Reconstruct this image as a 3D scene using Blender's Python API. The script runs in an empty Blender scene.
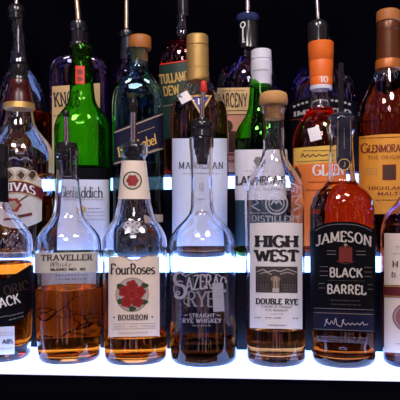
import bpy, bmesh, math, random
import numpy as np
from mathutils import Vector
random.seed(7)
C = bpy.context.scene.collection
F = 620.0            # focal length in pixels of the 400 px frame
HY = 215.0           # horizon row of the level camera
ROLL = .011          # slight roll of the hand-held camera
YT = .113            # the shelf runs a little nearer the camera on the right
ZC = 0.194           # camera height above the lowest lit shelf
H2, H3 = .131, .257
Y0, Y1, Y2, Y3 = 0.770, 0.897, 1.017, 1.150   # front edges of the three steps, back of the top one
TIER = {1: (0.0, 0.828), 2: (H2, 0.958), 3: (H3, 1.081)}
ROWS = {1: 290, 2: 190, 3: 110}
def un(px, py):      # undo the roll
    dx, dy = px-200, py-HY
    return 200+dx-ROLL*dy, HY+dy+ROLL*dx

# ------------------------------------------------------------------ materials
def nodes(name):
    m = bpy.data.materials.new(name); m.use_nodes = True
    nt = m.node_tree; return m, nt, nt.nodes['Principled BSDF']
def mat(name, col, rough=0.5, metal=0.0, noise=0.0, nscale=200.0, spec=0.5, bump=0.0, coat=0.0):
    m, nt, b = nodes(name)
    b.inputs['Base Color'].default_value = (*col, 1)
    b.inputs['Roughness'].default_value = rough
    b.inputs['Metallic'].default_value = metal
    b.inputs['Specular IOR Level'].default_value = spec
    b.inputs['Coat Weight'].default_value = coat
    if noise or bump:
        tc = nt.nodes.new('ShaderNodeTexCoord')
        n = nt.nodes.new('ShaderNodeTexNoise'); n.inputs['Scale'].default_value = nscale
        n.inputs['Detail'].default_value = 3
        nt.links.new(tc.outputs['Object'], n.inputs['Vector'])
        if noise:
            r = nt.nodes.new('ShaderNodeMapRange')
            r.inputs['To Min'].default_value = 1-noise; r.inputs['To Max'].default_value = 1+noise*.4
            nt.links.new(n.outputs['Fac'], r.inputs['Value'])
            mx = nt.nodes.new('ShaderNodeVectorMath'); mx.operation = 'SCALE'
            mx.inputs[0].default_value = col
            nt.links.new(r.outputs['Result'], mx.inputs['Scale'])
            nt.links.new(mx.outputs['Vector'], b.inputs['Base Color'])
        if bump:
            bp = nt.nodes.new('ShaderNodeBump'); bp.inputs['Strength'].default_value = bump
            bp.inputs['Distance'].default_value = 0.001
            nt.links.new(n.outputs['Fac'], bp.inputs['Height'])
            nt.links.new(bp.outputs['Normal'], b.inputs['Normal'])
    return m
def glass(name, tint=(1, 1, 1), rough=0.0, ior=1.46, bump=0.0):
    m, nt, b = nodes(name); nt.nodes.remove(b)
    out = nt.nodes['Material Output']
    g = nt.nodes.new('ShaderNodeBsdfGlass')
    g.inputs['Color'].default_value = (*tint, 1); g.inputs['Roughness'].default_value = rough
    g.inputs['IOR'].default_value = ior
    if bump:
        tc = nt.nodes.new('ShaderNodeTexCoord')
        n = nt.nodes.new('ShaderNodeTexNoise'); n.inputs['Scale'].default_value = 22; n.inputs['Detail'].default_value = 1
        bp = nt.nodes.new('ShaderNodeBump'); bp.inputs['Strength'].default_value = bump; bp.inputs['Distance'].default_value = .004
        nt.links.new(tc.outputs['Object'], n.inputs['Vector']); nt.links.new(n.outputs['Fac'], bp.inputs['Height'])
        nt.links.new(bp.outputs['Normal'], g.inputs['Normal'])
    nt.links.new(g.outputs['BSDF'], out.inputs['Surface'])
    return m
def paper(name, col, rough=.6, noise=.06, trans=0.0):
    m = mat(name, col, rough, noise=noise, nscale=90)
    if trans:
        nt = m.node_tree; b = nt.nodes['Principled BSDF']; out = nt.nodes['Material Output']
        t = nt.nodes.new('ShaderNodeBsdfTranslucent'); t.inputs['Color'].default_value = (*col, 1)
        mx = nt.nodes.new('ShaderNodeMixShader'); mx.inputs[0].default_value = trans
        nt.links.new(b.outputs[0], mx.inputs[1]); nt.links.new(t.outputs[0], mx.inputs[2])
        nt.links.new(mx.outputs[0], out.inputs['Surface'])
    return m
def frost(name, col, alpha):
    m = mat(name, col, .25); m.node_tree.nodes['Principled BSDF'].inputs['Alpha'].default_value = alpha
    return m
def emit(name, col, s):
    m, nt, b = nodes(name)
    b.inputs['Base Color'].default_value = (.8, .8, .85, 1); b.inputs['Roughness'].default_value = .25
    b.inputs['Emission Color'].default_value = (*col, 1); b.inputs['Emission Strength'].default_value = s
    return m
def srgb(r, g, b):
    f = lambda c: (c/255/12.92) if c/255 <= .04045 else ((c/255+.055)/1.055)**2.4
    return (f(r), f(g), f(b))

M = dict(
    clear=glass('clear_glass', (.98, .985, 1), bump=.12),
    wavy=glass('wavy_clear_glass', (.98, .985, 1), bump=.4),
    green=glass('green_glass', (.42, .86, .22), rough=.06, bump=.9),
    dgreen=glass('dark_green_glass', (.40, .88, .28), bump=.6),
    blue=glass('pale_blue_glass', (.72, .92, .97), bump=.3),
    violet=glass('violet_tinted_glass', (.86, .80, .98), bump=.2),
    whisky=glass('amber_whiskey', (.91, .42, .085), ior=1.36),
    pale=glass('pale_whiskey', (.88, .53, .25), ior=1.36),
    brown=glass('brown_whiskey', (.62, .27, .09), ior=1.36),
    dark=glass('dark_whiskey', (.24, .085, .03), ior=1.36),
    redliq=glass('red_amber_whiskey', (.86, .22, .05), ior=1.36),
    deep=glass('deep_amber_whiskey', (.72, .29, .075), ior=1.36),
    rbrown=glass('red_brown_whiskey', (.40, .11, .05), ior=1.36),
    tawny=glass('tawny_whiskey', (.76, .40, .18), ior=1.36),
    ruby=glass('ruby_whiskey', (.70, .08, .06), ior=1.36),
    bluedark=glass('dark_scotch', (.34, .24, .17), ior=1.36),
    black=mat('black_rubber', (.010, .010, .012), .16),
    blackp=mat('black_plastic', (.01, .01, .012), .18, noise=.2),
    steel=mat('polished_steel', (.75, .73, .70), .16, 1.0, noise=.1),
    brass=mat('worn_brass_steel', (.80, .66, .42), .2, 1.0, noise=.1),
    redrub=mat('red_rubber', (.55, .03, .015), .4),
    cork=mat('cork', srgb(190, 140, 82), .75, noise=.35, nscale=400, bump=.3),
    wood=mat('cork_oak', srgb(170, 100, 38), .55, noise=.4, nscale=300, bump=.2),
    gold=mat('brushed_gold_foil', srgb(205, 165, 96), .35, .55, noise=.25, nscale=600, bump=.5),
    bronze=mat('bronze_foil', srgb(96, 48, 16), .35, .3, noise=.2, nscale=300),
    copper=mat('copper_foil', srgb(176, 96, 32), .4, .2, noise=.15, nscale=300),
    collar=mat('dark_blue_gloss_plastic', (.02, .035, .11), .1),
    orange=mat('orange_foil', srgb(228, 104, 22), .45, noise=.06, nscale=300),
    redfoil=mat('dark_red_foil', srgb(66, 13, 12), .25, noise=.2),
    whitecap=mat('white_cap', srgb(214, 214, 226), .4, noise=.04),
    navy=mat('navy_foil', (.012, .014, .03), .3),
    p_white=paper('white_paper', srgb(226, 222, 226)),
    p_cream=paper('cream_paper', srgb(232, 214, 200)),
    p_bluewhite=paper('cool_white_paper', srgb(212, 218, 236)),
    p_tan=paper('tan_paper', srgb(214, 176, 120)),
    p_cream2=paper('aged_paper', srgb(206, 200, 190), noise=.15),
    p_black=mat('black_label_paper', (.004, .004, .006), .6, noise=.1, spec=.06),
    p_navy=mat('navy_paper', srgb(20, 21, 48), .6, noise=.1, spec=.15),
    p_green=paper('bottle_green_paper', srgb(22, 50, 38), .5, .1),
    p_teal=paper('dark_teal_paper', srgb(34, 62, 74), .5, .1),
    p_yellow=paper('yellow_paper', srgb(226, 150, 42), noise=.12),
    p_straw=paper('straw_paper', srgb(226, 178, 74), noise=.12),
    p_orange=paper('orange_paper', srgb(236, 120, 40), noise=.06),
    p_copper=paper('copper_paper', srgb(206, 140, 112), noise=.1),
    p_kraft=paper('translucent_kraft', srgb(240, 205, 170), noise=.25, trans=.5),
    p_maroon=paper('maroon_paper', srgb(96, 22, 32)),
    p_pink=paper('dusky_pink_paper', srgb(150, 92, 92)),
    i_black=mat('black_ink', (.012, .011, .012), .5),
    i_grey=mat('grey_ink', srgb(120, 114, 118), .5),
    i_dark=mat('charcoal_ink', srgb(70, 62, 60), .5, noise=.5, nscale=900),
    i_light=mat('pale_grey_ink', srgb(178, 168, 170), .5),
    i_white=mat('white_ink', srgb(232, 228, 226), .5),
    i_silver=mat('silver_ink', srgb(196, 186, 180), .4),
    i_gold=mat('gold_ink', srgb(206, 164, 84), .4),
    i_red=mat('rose_red_ink', srgb(150, 24, 26), .5, noise=.45, nscale=500),
    i_red2=mat('pale_rose_ink', srgb(184, 50, 46), .5),
    i_leaf=mat('leaf_green_ink', srgb(40, 70, 34), .5),
    i_taupe=mat('taupe_ink', srgb(160, 140, 118), .5),
    i_maroon=mat('maroon_ink', srgb(110, 30, 24), .5),
    i_brown=mat('brown_ink', srgb(70, 40, 22), .6),
    i_bark=mat('dark_branch_ink', srgb(40, 22, 16), .6),
    i_blue=mat('royal_blue_ink', srgb(36, 44, 130), .5),
    i_dred=mat('crest_red_ink', srgb(150, 40, 36), .5),
    i_vermilion=mat('vermilion_ink', srgb(214, 52, 26), .5),
    f_white=frost('frosted_white_print', srgb(176, 174, 192), .8),
    f_emb=frost('embossing_highlight_tint', srgb(214, 216, 232), .45),  # highlights of the embossed glass painted as flat pale see-through strokes
    f_emb2=frost('faint_embossing_highlight', srgb(190, 190, 215), .35),  # same painted highlight, fainter, for the weaker embossing
    f_grey=frost('frosted_grey_print', srgb(160, 160, 175), .6),
)

# ------------------------------------------------------------------ objects
def obj(name, verts, faces, mats, parent=None, fm=None, smooth=True, sharp=35):
    me = bpy.data.meshes.new(name)
    me.from_pydata([tuple(v) for v in verts], [], faces)
    if not isinstance(mats, (list, tuple)): mats = [mats]
    for m in mats: me.materials.append(m)
    if fm: me.polygons.foreach_set('material_index', fm)
    if smooth:
        me.polygons.foreach_set('use_smooth', [True]*len(me.polygons))
        me.update()
        if sharp: me.set_sharp_from_angle(angle=math.radians(sharp))
    me.update()
    o = bpy.data.objects.new(name, me); C.objects.link(o)
    if parent: o.parent = parent
    return o
def fix_normals(o):
    bm = bmesh.new(); bm.from_mesh(o.data)
    bmesh.ops.recalc_face_normals(bm, faces=bm.faces); bm.to_mesh(o.data); bm.free()
def bx(name, lo, hi, m, parent=None, bevel=0.0):
    bm = bmesh.new(); bmesh.ops.create_cube(bm, size=1)
    for v in bm.verts:
        v.co = Vector([lo[i]+(v.co[i]+.5)*(hi[i]-lo[i]) for i in range(3)])
    if bevel: bmesh.ops.bevel(bm, geom=bm.edges[:], offset=bevel, segments=3, affect='EDGES', profile=.5)
    me = bpy.data.meshes.new(name); bm.to_mesh(me); bm.free(); me.materials.append(m)
    o = bpy.data.objects.new(name, me); C.objects.link(o)
    if parent: o.parent = parent
    return o
def thing(name, label, cat, loc, rz=0, group=None):
    o = bpy.data.objects.new(name, None); C.objects.link(o)
    o.empty_display_size = .02
    o.location = loc; o.rotation_euler = (0, 0, rz); o['label'] = label; o['category'] = cat
    if group: o['group'] = group
    return o

# ------------------------------------------------------------------ lettering
def arc(cx, cy, rx, ry, a0, a1, n=9):
    return [(cx+rx*math.cos(math.radians(a0+(a1-a0)*i/n)), cy+ry*math.sin(math.radians(a0+(a1-a0)*i/n))) for i in range(n+1)]
def el(cx, cy, rx, ry): return arc(cx, cy, rx, ry, 90, 450, 16)
S_ = [(.1, 0), (.1, 1)]
GL = {
 'A': (.82, [[(.03, 0), (.41, 1)], [(.41, 1), (.79, 0)], [(.17, .33), (.65, .33)]], [(.03, 0), (.79, 0)]),
 'B': (.66, [S_, [(.1, 1), (.33, 1)]+arc(.33, .76, .25, .24, 90, -90)+[(.1, .52)], [(.1, .52), (.36, .52)]+arc(.36, .26, .28, .26, 90, -90)+[(.1, 0)]], [(.1, 0), (.1, 1)]),
 'C': (.74, [arc(.42, .5, .38, .5, 45, 315, 14), [(.69, .84), (.69, .66)]], []),
 'D': (.76, [S_, [(.1, 1), (.3, 1)]+arc(.3, .5, .42, .5, 90, -90, 12)+[(.1, 0)]], [(.1, 0), (.1, 1)]),
 'E': (.62, [S_, [(.1, 1), (.58, 1)], [(.1, .52), (.48, .52)], [(.1, 0), (.6, 0)], [(.58, 1), (.58, .8)], [(.6, 0), (.6, .2)]], [(.1, 0), (.1, 1)]),
 'F': (.58, [S_, [(.1, 1), (.56, 1)], [(.1, .52), (.46, .52)], [(.56, 1), (.56, .8)]], [(.1, 0)]),
 'G': (.80, [arc(.42, .5, .38, .5, 45, 335, 14), [(.48, .46), (.8, .46)], [(.74, .46), (.74, .08)]], []),
 'H': (.82, [S_, [(.72, 0), (.72, 1)], [(.1, .51), (.72, .51)]], [(.1, 0), (.1, 1), (.72, 0), (.72, 1)]),
 'I': (.24, [[(.12, 0), (.12, 1)]], [(.12, 0), (.12, 1)]),
 'J': (.52, [[(.4, 1), (.4, .25)]+arc(.22, .25, .18, .25, 0, -160)], [(.4, 1)]),
 'K': (.76, [S_, [(.66, 1), (.1, .42)], [(.3, .62), (.72, 0)]], [(.1, 0), (.1, 1), (.66, 1), (.7, 0)]),
 'L': (.58, [S_, [(.1, 0), (.56, 0)], [(.56, 0), (.56, .22)]], [(.1, 0), (.1, 1)]),
 'M': (.96, [[(.1, 0), (.1, 1)], [(.1, 1), (.48, .1)], [(.48, .1), (.86, 1)], [(.86, 1), (.86, 0)]], [(.1, 0), (.86, 0)]),
 'N': (.82, [[(.1, 0), (.1, 1)], [(.1, 1), (.72, 0)], [(.72, 0), (.72, 1)]], [(.1, 0), (.72, 1)]),
 'O': (.82, [el(.41, .5, .37, .5)], []),
 'P': (.64, [S_, [(.1, 1), (.34, 1)]+arc(.34, .74, .26, .26, 90, -90)+[(.1, .48)]], [(.1, 0), (.1, 1)]),
 'R': (.74, [S_, [(.1, 1), (.34, 1)]+arc(.34, .75, .26, .25, 90, -90)+[(.1, .5)], [(.34, .5), (.68, 0)]], [(.1, 0), (.1, 1), (.68, 0)]),
 'S': (.64, [arc(.32, .75, .25, .25, 35, 270)+arc(.32, .25, .28, .25, 90, -150)], []),
 'T': (.70, [[(.35, 0), (.35, 1)], [(.02, 1), (.68, 1)], [(.02, 1), (.02, .8)], [(.68, 1), (.68, .8)]], [(.35, 0)]),
 'U': (.80, [[(.1, 1), (.1, .35)]+arc(.4, .35, .3, .35, 180, 360)+[(.7, 1)]], [(.1, 1), (.7, 1)]),
 'V': (.80, [[(.03, 1), (.4, 0)], [(.4, 0), (.77, 1)]], [(.03, 1), (.77, 1)]),
 'W': (1.1, [[(.03, 1), (.3, 0)], [(.3, 0), (.55, .9)], [(.55, .9), (.8, 0)], [(.8, 0), (1.07, 1)]], [(.03, 1), (1.07, 1)]),
 'X': (.76, [[(.05, 0), (.71, 1)], [(.05, 1), (.71, 0)]], []),
 'Y': (.76, [[(.03, 1), (.38, .45)], [(.73, 1), (.38, .45)], [(.38, .45), (.38, 0)]], [(.03, 1), (.73, 1), (.38, 0)]),
 'Z': (.66, [[(.05, 1), (.62, 1)], [(.62, 1), (.04, 0)], [(.04, 0), (.64, 0)]], []),
 'a': (.60, [el(.27, .3, .23, .3), [(.5, .6), (.5, 0)]], [(.54, 0)]),
 'b': (.62, [S_, el(.35, .3, .24, .3)], []),
 'c': (.54, [arc(.3, .3, .26, .3, 45, 315)], []),
 'd': (.64, [el(.28, .3, .24, .3), [(.54, 0), (.54, 1)]], [(.56, 0)]),
 'e': (.58, [arc(.3, .3, .26, .3, 5, 315, 12), [(.05, .33), (.55, .33)]], []),
 'f': (.42, [[(.16, 0), (.16, .8)]+arc(.34, .8, .18, .2, 180, 50, 6), [(.02, .6), (.36, .6)]], [(.16, 0)]),
 'h': (.64, [S_, [(.1, .38)]+arc(.32, .38, .22, .22, 180, 0, 8)+[(.54, 0)]], [(.1, 0), (.54, 0)]),
 'i': (.22, [[(.1, 0), (.1, .6)], [(.1, .78), (.1, .92)]], [(.1, 0)]),
 'k': (.58, [S_, [(.5, .6), (.1, .25)], [(.24, .36), (.54, 0)]], [(.1, 0)]),
 'l': (.22, [S_], [(.1, 0)]),
 'n': (.64, [[(.1, 0), (.1, .6)], [(.1, .38)]+arc(.32, .38, .22, .22, 180, 0, 8)+[(.54, 0)]], [(.1, 0), (.54, 0)]),
 'o': (.60, [el(.3, .3, .26, .3)], []),
 'r': (.46, [[(.1, 0), (.1, .6)], [(.1, .38)]+arc(.32, .38, .22, .22, 180, 60, 6)], [(.1, 0)]),
 's': (.48, [arc(.24, .45, .18, .15, 40, 270, 7)+arc(.24, .15, .2, .15, 90, -150, 7)], []),
 'u': (.64, [[(.1, .6), (.1, .22)]+arc(.31, .22, .21, .22, 180, 360, 8)+[(.52, .6)], [(.52, .6), (.52, 0)]], []),
 'y': (.58, [[(.05, .6), (.3, .05)], [(.53, .6), (.2, -.25)]], []),
 '1': (.3, [[(.16, 0), (.16, 1)], [(.16, 1), (.02, .82)]], [(.16, 0)]),
 '0': (.62, [el(.31, .5, .27, .5)], []),
 '4': (.64, [[(.46, 0), (.46, 1)], [(.46, 1), (.03, .3)], [(.03, .3), (.62, .3)]], [(.46, 0)]),
 '2': (.6, [arc(.3, .72, .25, .28, 160, -40, 9)+[(.04, 0)], [(.04, 0), (.58, 0)]], []),
 ' ': (.35, [], []), '.': (.2, [[(.1, 0), (.1, .12)]], []),
}
def dens(pl, step=.2):
    out = [pl[0]]
    for a, b in zip(pl, pl[1:]):
        n = max(1, int(math.dist(a, b)/step+.999))
        for i in range(1, n+1): out.append((a[0]+(b[0]-a[0])*i/n, a[1]+(b[1]-a[1])*i/n))
    return out
def ribbon(pl, wfun):
    """polyline -> quads; wfun(dx, dy) gives the half width"""
    P = [pl[0]]
    for p in pl[1:]:
        if math.dist(p, P[-1]) > 1e-5: P.append(p)
    if len(P) < 2: return []
    L, R = [], []
    for i, p in enumerate(P):
        a = P[max(0, i-1)]; b = P[min(len(P)-1, i+1)]
        dx, dy = b[0]-a[0], b[1]-a[1]; l = math.hypot(dx, dy) or 1
        w = wfun(dx/l, dy/l)
        L.append((p[0]-dy/l*w, p[1]+dx/l*w)); R.append((p[0]+dy/l*w, p[1]-dx/l*w))
    return [[L[i], R[i], R[i+1], L[i+1]] for i in range(len(P)-1)]
def text_quads(s, weight=.17, thin=None, serif=True, track=.14):
    thin = weight*.5 if thin is None else thin
    wf = lambda dx, dy: (thin+(weight-thin)*abs(dy)**1.5)/2
    x = 0; Q = []
    for ch in s:
        w, st, se = GL[ch]
        for pl in st:
            Q += [[(x+px, py) for px, py in q] for q in ribbon(dens(pl), wf)]
        if serif:
            sw = .05+weight*.5
            for (sx, sy) in se:
                yy = sy-thin/2 if sy > .5 else sy+thin/2
                Q += [[(x+px, py) for px, py in q] for q in ribbon([(sx-sw, yy), (sx, yy), (sx+sw, yy)], lambda a, b: thin*.6)]
        x += w+track
    return Q, x-track

# ------------------------------------------------------------------ bottles
def pchip(xs, ys, xq):
    xs, ys = np.array(xs, float), np.array(ys, float); h = np.diff(xs); d = np.diff(ys)/h
    m = np.zeros(len(xs)); m[0], m[-1] = d[0], d[-1]
    for i in range(1, len(xs)-1):
        if d[i-1]*d[i] > 0:
            w1, w2 = 2*h[i]+h[i-1], h[i]+2*h[i-1]
            m[i] = (w1+w2)/(w1/d[i-1]+w2/d[i])
    xq = np.clip(np.array(xq, float), xs[0], xs[-1])
    k = np.clip(np.searchsorted(xs, xq)-1, 0, len(h)-1)
    t = (xq-xs[k])/h[k]
    return ((1+2*t)*(1-t)**2*ys[k]+t*(1-t)**2*h[k]*m[k]+t*t*(3-2*t)*ys[k+1]+t*t*(t-1)*h[k]*m[k+1])
NS = 56
class Bottle:
    def __init__(s, label, cx, tier, prof, gm, n=2.0, rymax=None, t=.0022, base=.009, rb=.006,
                 name='whiskey_bottle', cat='bottle', dy=0.0, wear=None):
        s.zb, s.d = TIER[tier]; s.d += dy
        s.cxr = cx; s.cx = cx = un(cx, ROWS[tier])[0]
        s.d = s.d/(1+YT*(cx-200)/F); X = (cx-200)*s.d/F; s.a = math.atan2(X, s.d)
        s.root = thing(name, label, cat, (X, s.d, s.zb), -s.a, 'bottles on the %s lit shelf' % {1: 'front', 2: 'middle', 3: 'top'}[tier])
        s.ca = math.cos(s.a)
        zr = sorted([(s.zrow(py), hw*s.d/F*s.ca) for py, hw in prof])
        s.zs = [0.0]+[z for z, r in zr if z > .004]; s.rs = [zr[0][1]]+[r for z, r in zr if z > .004]
        s.top = s.zs[-1]; s.rmax = max(s.rs); s.rneck = s.rs[-1]; s.n = n
        s.rymax = (rymax*s.d/F) if rymax else 9; s.t = t; s.base = base; s.rb = min(rb, s.rs[0]*.5); s.gm = gm
        s._glass()
    def zrow(s, py, r=0.0): return ZC-(un(s.cxr, py)[1]-HY)*(s.d-r)/F-s.zb
    def lean(s, py): return un(s.cxr, py)[0]-s.cx
    def r(s, z): return float(pchip(s.zs, s.rs, [z])[0])
    def sec(s, z, inset=0.0):
        r = s.r(z)
        k = min(1, max(0, (r-s.rneck*1.15)/max(1e-5, s.rmax*.97-s.rneck*1.15))); k = k*k*(3-2*k)
        n = 2+(s.n-2)*k
        ry = r if r < s.rymax*.8 else min(r, s.rymax*.8+(s.rymax*.2)*(1-math.exp(-(r-s.rymax*.8)/(s.rymax*.2))))
        return max(.002, r-inset), max(.002, ry-inset), n
    def ring(s, rx, ry, n, z):
        o = []
        for i in range(NS):
            a = 2*math.pi*i/NS; c, q = math.cos(a), math.sin(a)
            o.append((rx*math.copysign(abs(c)**(2/n), c), ry*math.copysign(abs(q)**(2/n), q), z))
        return o
    def levels(s, z0, z1):
        zs = set([z0, z1])
        for a, b in zip(s.zs, s.zs[1:]):
            k = 6 if (b-a) > .004 else 2
            for i in range(k+1):
                z = a+(b-a)*i/k
                if z0 < z < z1: zs.add(round(z, 6))
        return sorted(zs)
    @staticmethod
    def loft(rings, cap0=True, cap1=True, close=False):
        V, Fc = [], []; n = len(rings[0])
        for r in rings: V += r
        m = len(rings)
        for j in range(m-1 if not close else m):
            a, b = j*n, ((j+1) % m)*n
            for i in range(n):
                k = (i+1) % n
                Fc.append((a+i, a+k, b+k, b+i))
        if cap0: Fc.append(tuple(range(n))[::-1])
        if cap1: Fc.append(tuple(range((m-1)*n, m*n)))
        return V, Fc
    def _glass(s):
        R = []
        rx, ry, n = s.sec(0)
        rb = s.rb
        R.append(s.ring(.002, .002, n, .0035)); R.append(s.ring((rx-rb)*.6, (ry-rb)*.6, n, .003)); R.append(s.ring((rx-rb)*.9, (ry-rb)*.9, n, .0008))
        for i in range(7):
            a = math.pi/2*i/6
            R.append(s.ring(rx-rb+rb*math.sin(a), ry-rb+rb*math.sin(a), n, rb*1.3*(1-math.cos(a))))
        for z in s.levels(rb*1.3+.0005, s.top): R.append(s.ring(*s.sec(z), z))
        t = s.t
        rx, ry, n = s.sec(s.top); R.append(s.ring(rx-t*.5, ry-t*.5, n, s.top+.0006))
        bi = s.base
        for z in reversed(s.levels(bi+.005, s.top)): R.append(s.ring(*s.sec(z, t), z))
        rx, ry, n = s.sec(bi+.005, t)
        for i in range(1, 6):
            a = math.pi/2*i/5
            R.append(s.ring(rx-.006+.006*math.cos(a), ry-.006+.006*math.cos(a), n, bi+.005-.005*math.sin(a)))
        R.append(s.ring((rx-.006)*.5, (ry-.006)*.5, n, bi+.001)); R.append(s.ring(.002, .002, n, bi+.0015))
        V, Fc = s.loft(R)
        s.glass = obj('glass_body', V, Fc, s.gm, s.root, sharp=0)
        fix_normals(s.glass)
    def liquid(s, py, m, name='whiskey'):
        z1 = s.zrow(py); t = s.t-.0004; bi = s.base-.0004
        rx, ry, n = s.sec(bi+.005, t)
        R = [s.ring(.002, .002, n, bi+.0015), s.ring((rx-.006)*.5, (ry-.006)*.5, n, bi+.001)]
        for i in range(5, 0, -1):
            a = math.pi/2*i/5
            R.append(s.ring(rx-.006+.006*math.cos(a), ry-.006+.006*math.cos(a), n, bi+.005-.005*math.sin(a)))
        for z in s.levels(bi+.005, z1): R.append(s.ring(*s.sec(z, t), z))
        rx, ry, n = s.sec(z1, t)
        R.append(s.ring(rx-.0012, ry-.0012, n, z1-.0007)); R.append(s.ring(rx*.85, ry*.85, n, z1-.0012)); R.append(s.ring(.002, .002, n, z1-.0012))
        V, Fc = s.loft(R)
        o = obj(name, V, Fc, m, s.root, sharp=50); fix_normals(o)
        return o
    # photo position on the front (or rear) of the bottle -> local point
    def pt(s, px, py, off=.0004, back=False):
        ds = s.d; px, py = un(px, py)
        for _ in range(4):
            z = ZC-(py-HY)*ds/F-s.zb; z = min(max(z, .001), s.top-.0005)
            x = (px-s.cx)*ds/F*s.ca
            rx, ry, n = s.sec(z)
            q = max(-.995, min(.995, x/rx)); ly = -ry*(1-abs(q)**n)**(1/n)
            if back: ly = -ly
            ds = s.d+ly
        x = q*rx
        nx = abs(q)**(n-1)*math.copysign(1, q)/rx; ny = (abs(ly)/ry)**(n-1)*math.copysign(1, ly)/ry
        l = math.hypot(nx, ny) or 1
        return (x+nx/l*off, ly+ny/l*off, z)
    def label(s, name, x0, x1, top, bot, m, parent=None, wrap=0.0, back=False, off=.0003, nx=28, ny=12, lab=None):
        """printed label following the glass between columns x0..x1; wrap carries it on round the sides"""
        f = lambda v, x: v(x) if callable(v) else v
        V, Fc = [], []
        xs = [x0+(x1-x0)*(.5-.5*math.cos(math.pi*i/nx)) for i in range(nx+1)]
        for x in xs:
            for j in range(ny+1):
                y = f(top, x)+(f(bot, x)-f(top, x))*j/ny
                V.append(s.pt(x, y, off, back))
        if wrap:
            for side, col in ((-1, 0), (1, nx)):
                base = V[col*(ny+1):(col+1)*(ny+1)]
                cols = []
                for k in range(1, 7):
                    c = []
                    for p in base:
                        rx, ry, n = s.sec(p[2]); u = abs(p[0])/(rx+off); a0 = math.acos(min(1, u**(n/2)))
                        a = a0-(a0+wrap)*k/6
                        cc, ss = math.cos(a), math.sin(a)
                        c.append((side*(rx+off)*abs(cc)**(2/n), -math.copysign((ry+off)*abs(ss)**(2/n), ss), p[2]))
                    cols.append(c)
                for c in cols:
                    if side < 0: V = c+V
                    else: V = V+c
            nx += 12
        n1 = ny+1
        for i in range(nx):
            for j in range(ny):
                Fc.append((i*n1+j, i*n1+j+1, (i+1)*n1+j+1, (i+1)*n1+j))
        o = obj(name, V, Fc, m, parent or s.root, sharp=0)
        if lab: o['label'] = lab
        return o
    def lathe(s, name, pts, m, parent=None, dx=0.0, lab=None, seg=40, flute=0):
        """solid of revolution from (photo row, half width) pairs"""
        R = []; dx += s.lean(sum(p[0] for p in pts)/len(pts))
        for py, hw in pts:
            r = hw*s.d/F; z = s.zrow(py, max(r, .75*max(p[1] for p in pts)*s.d/F) if py < 340 else 0)
            R.append([((r*(1-(.06 if flute and i % 2 else 0)))*math.cos(2*math.pi*i/seg)+dx*s.d/F, r*(1-(.06 if flute and i % 2 else 0))*math.sin(2*math.pi*i/seg), z) for i in range(seg)])
        V, Fc = s.loft(R)
        o = obj(name, V, Fc, m, parent or s.root); fix_normals(o)
        if lab: o['label'] = lab
        return o
    def wrap(s, name, parent, pts, quads, m, off=.0004):
        """printing laid round a lathed part; quads in photo columns/rows"""
        k = s.d/F; hy = [p[0] for p in pts]; hh = [p[1] for p in pts]
        R0 = .75*max(hh)*k; V, Fc = [], []
        x0 = s.lean(sum(hy)/len(hy))*k+s.cx*0
        for q in quads:
            n0 = len(V)
            for x, y in q:
                r = float(np.interp(y, hy, hh))*k+off
                xx = max(-.98*r, min(.98*r, (x-s.cxr)*(s.d-r)/F)); V.append((xx+x0, -math.sqrt(r*r-xx*xx), s.zrow(y, max(r, R0))))
            Fc.append(tuple(range(n0, n0+len(q))))
        return obj(name, V, Fc, m, parent, smooth=False)
    def pourer(s, collar, y_bot, y_top, w, tip=None, lean=0.0, dx=0.0, cm=None, sm=None, bend=0.0):
        """bar pourer: stopper collar, tapered spout tube, rubber tip"""
        c = s.lathe('pourer_collar', collar, cm or M['black'], dx=dx)
        P = []; k = s.d/F; dx += s.lean(y_bot); lean += s.lean(y_top)-s.lean(y_bot)
        N = 14
        for i in range(N+1):
            u = i/N
            y = y_bot+(y_top-y_bot)*u
            P.append((dx*k+lean*k*u, -bend*k*u*u, s.zrow(y), w*k*(1.08-.2*u)))
        def tube(name, P, m, par):
            n = 18; R = []
            for x, y, z, r in P: R.append([(x+r*math.cos(2*math.pi*i/n), y+r*math.sin(2*math.pi*i/n), z) for i in range(n)])
            for x, y, z, r in (P[-1], (P[-1][0], P[-1][1], P[-1][2]-.012, P[-1][3])):
                R.append([(x+r*.6*math.cos(2*math.pi*i/n), y+r*.6*math.sin(2*math.pi*i/n), z) for i in range(n)])
            V, Fc = Bottle.loft(R); o = obj(name, V, Fc, m, par); fix_normals(o); return o
        sp = tube('pourer_spout', P, sm or M['steel'], s.root)
        if tip:
            y0, tm, tl = tip
            x, y, z, r = P[-1]; z0 = s.zrow(y0)
            t = tube('spout_tip', [(x, y, z0, r*1.5), (x, y, z0+(z-z0)*.2, r*1.75), (x, y, z0+(z-z0)*.8, r*1.6), (x, y, z+.001, r*1.35)], tm, sp)
            t['label'] = tl
        return sp
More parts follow.
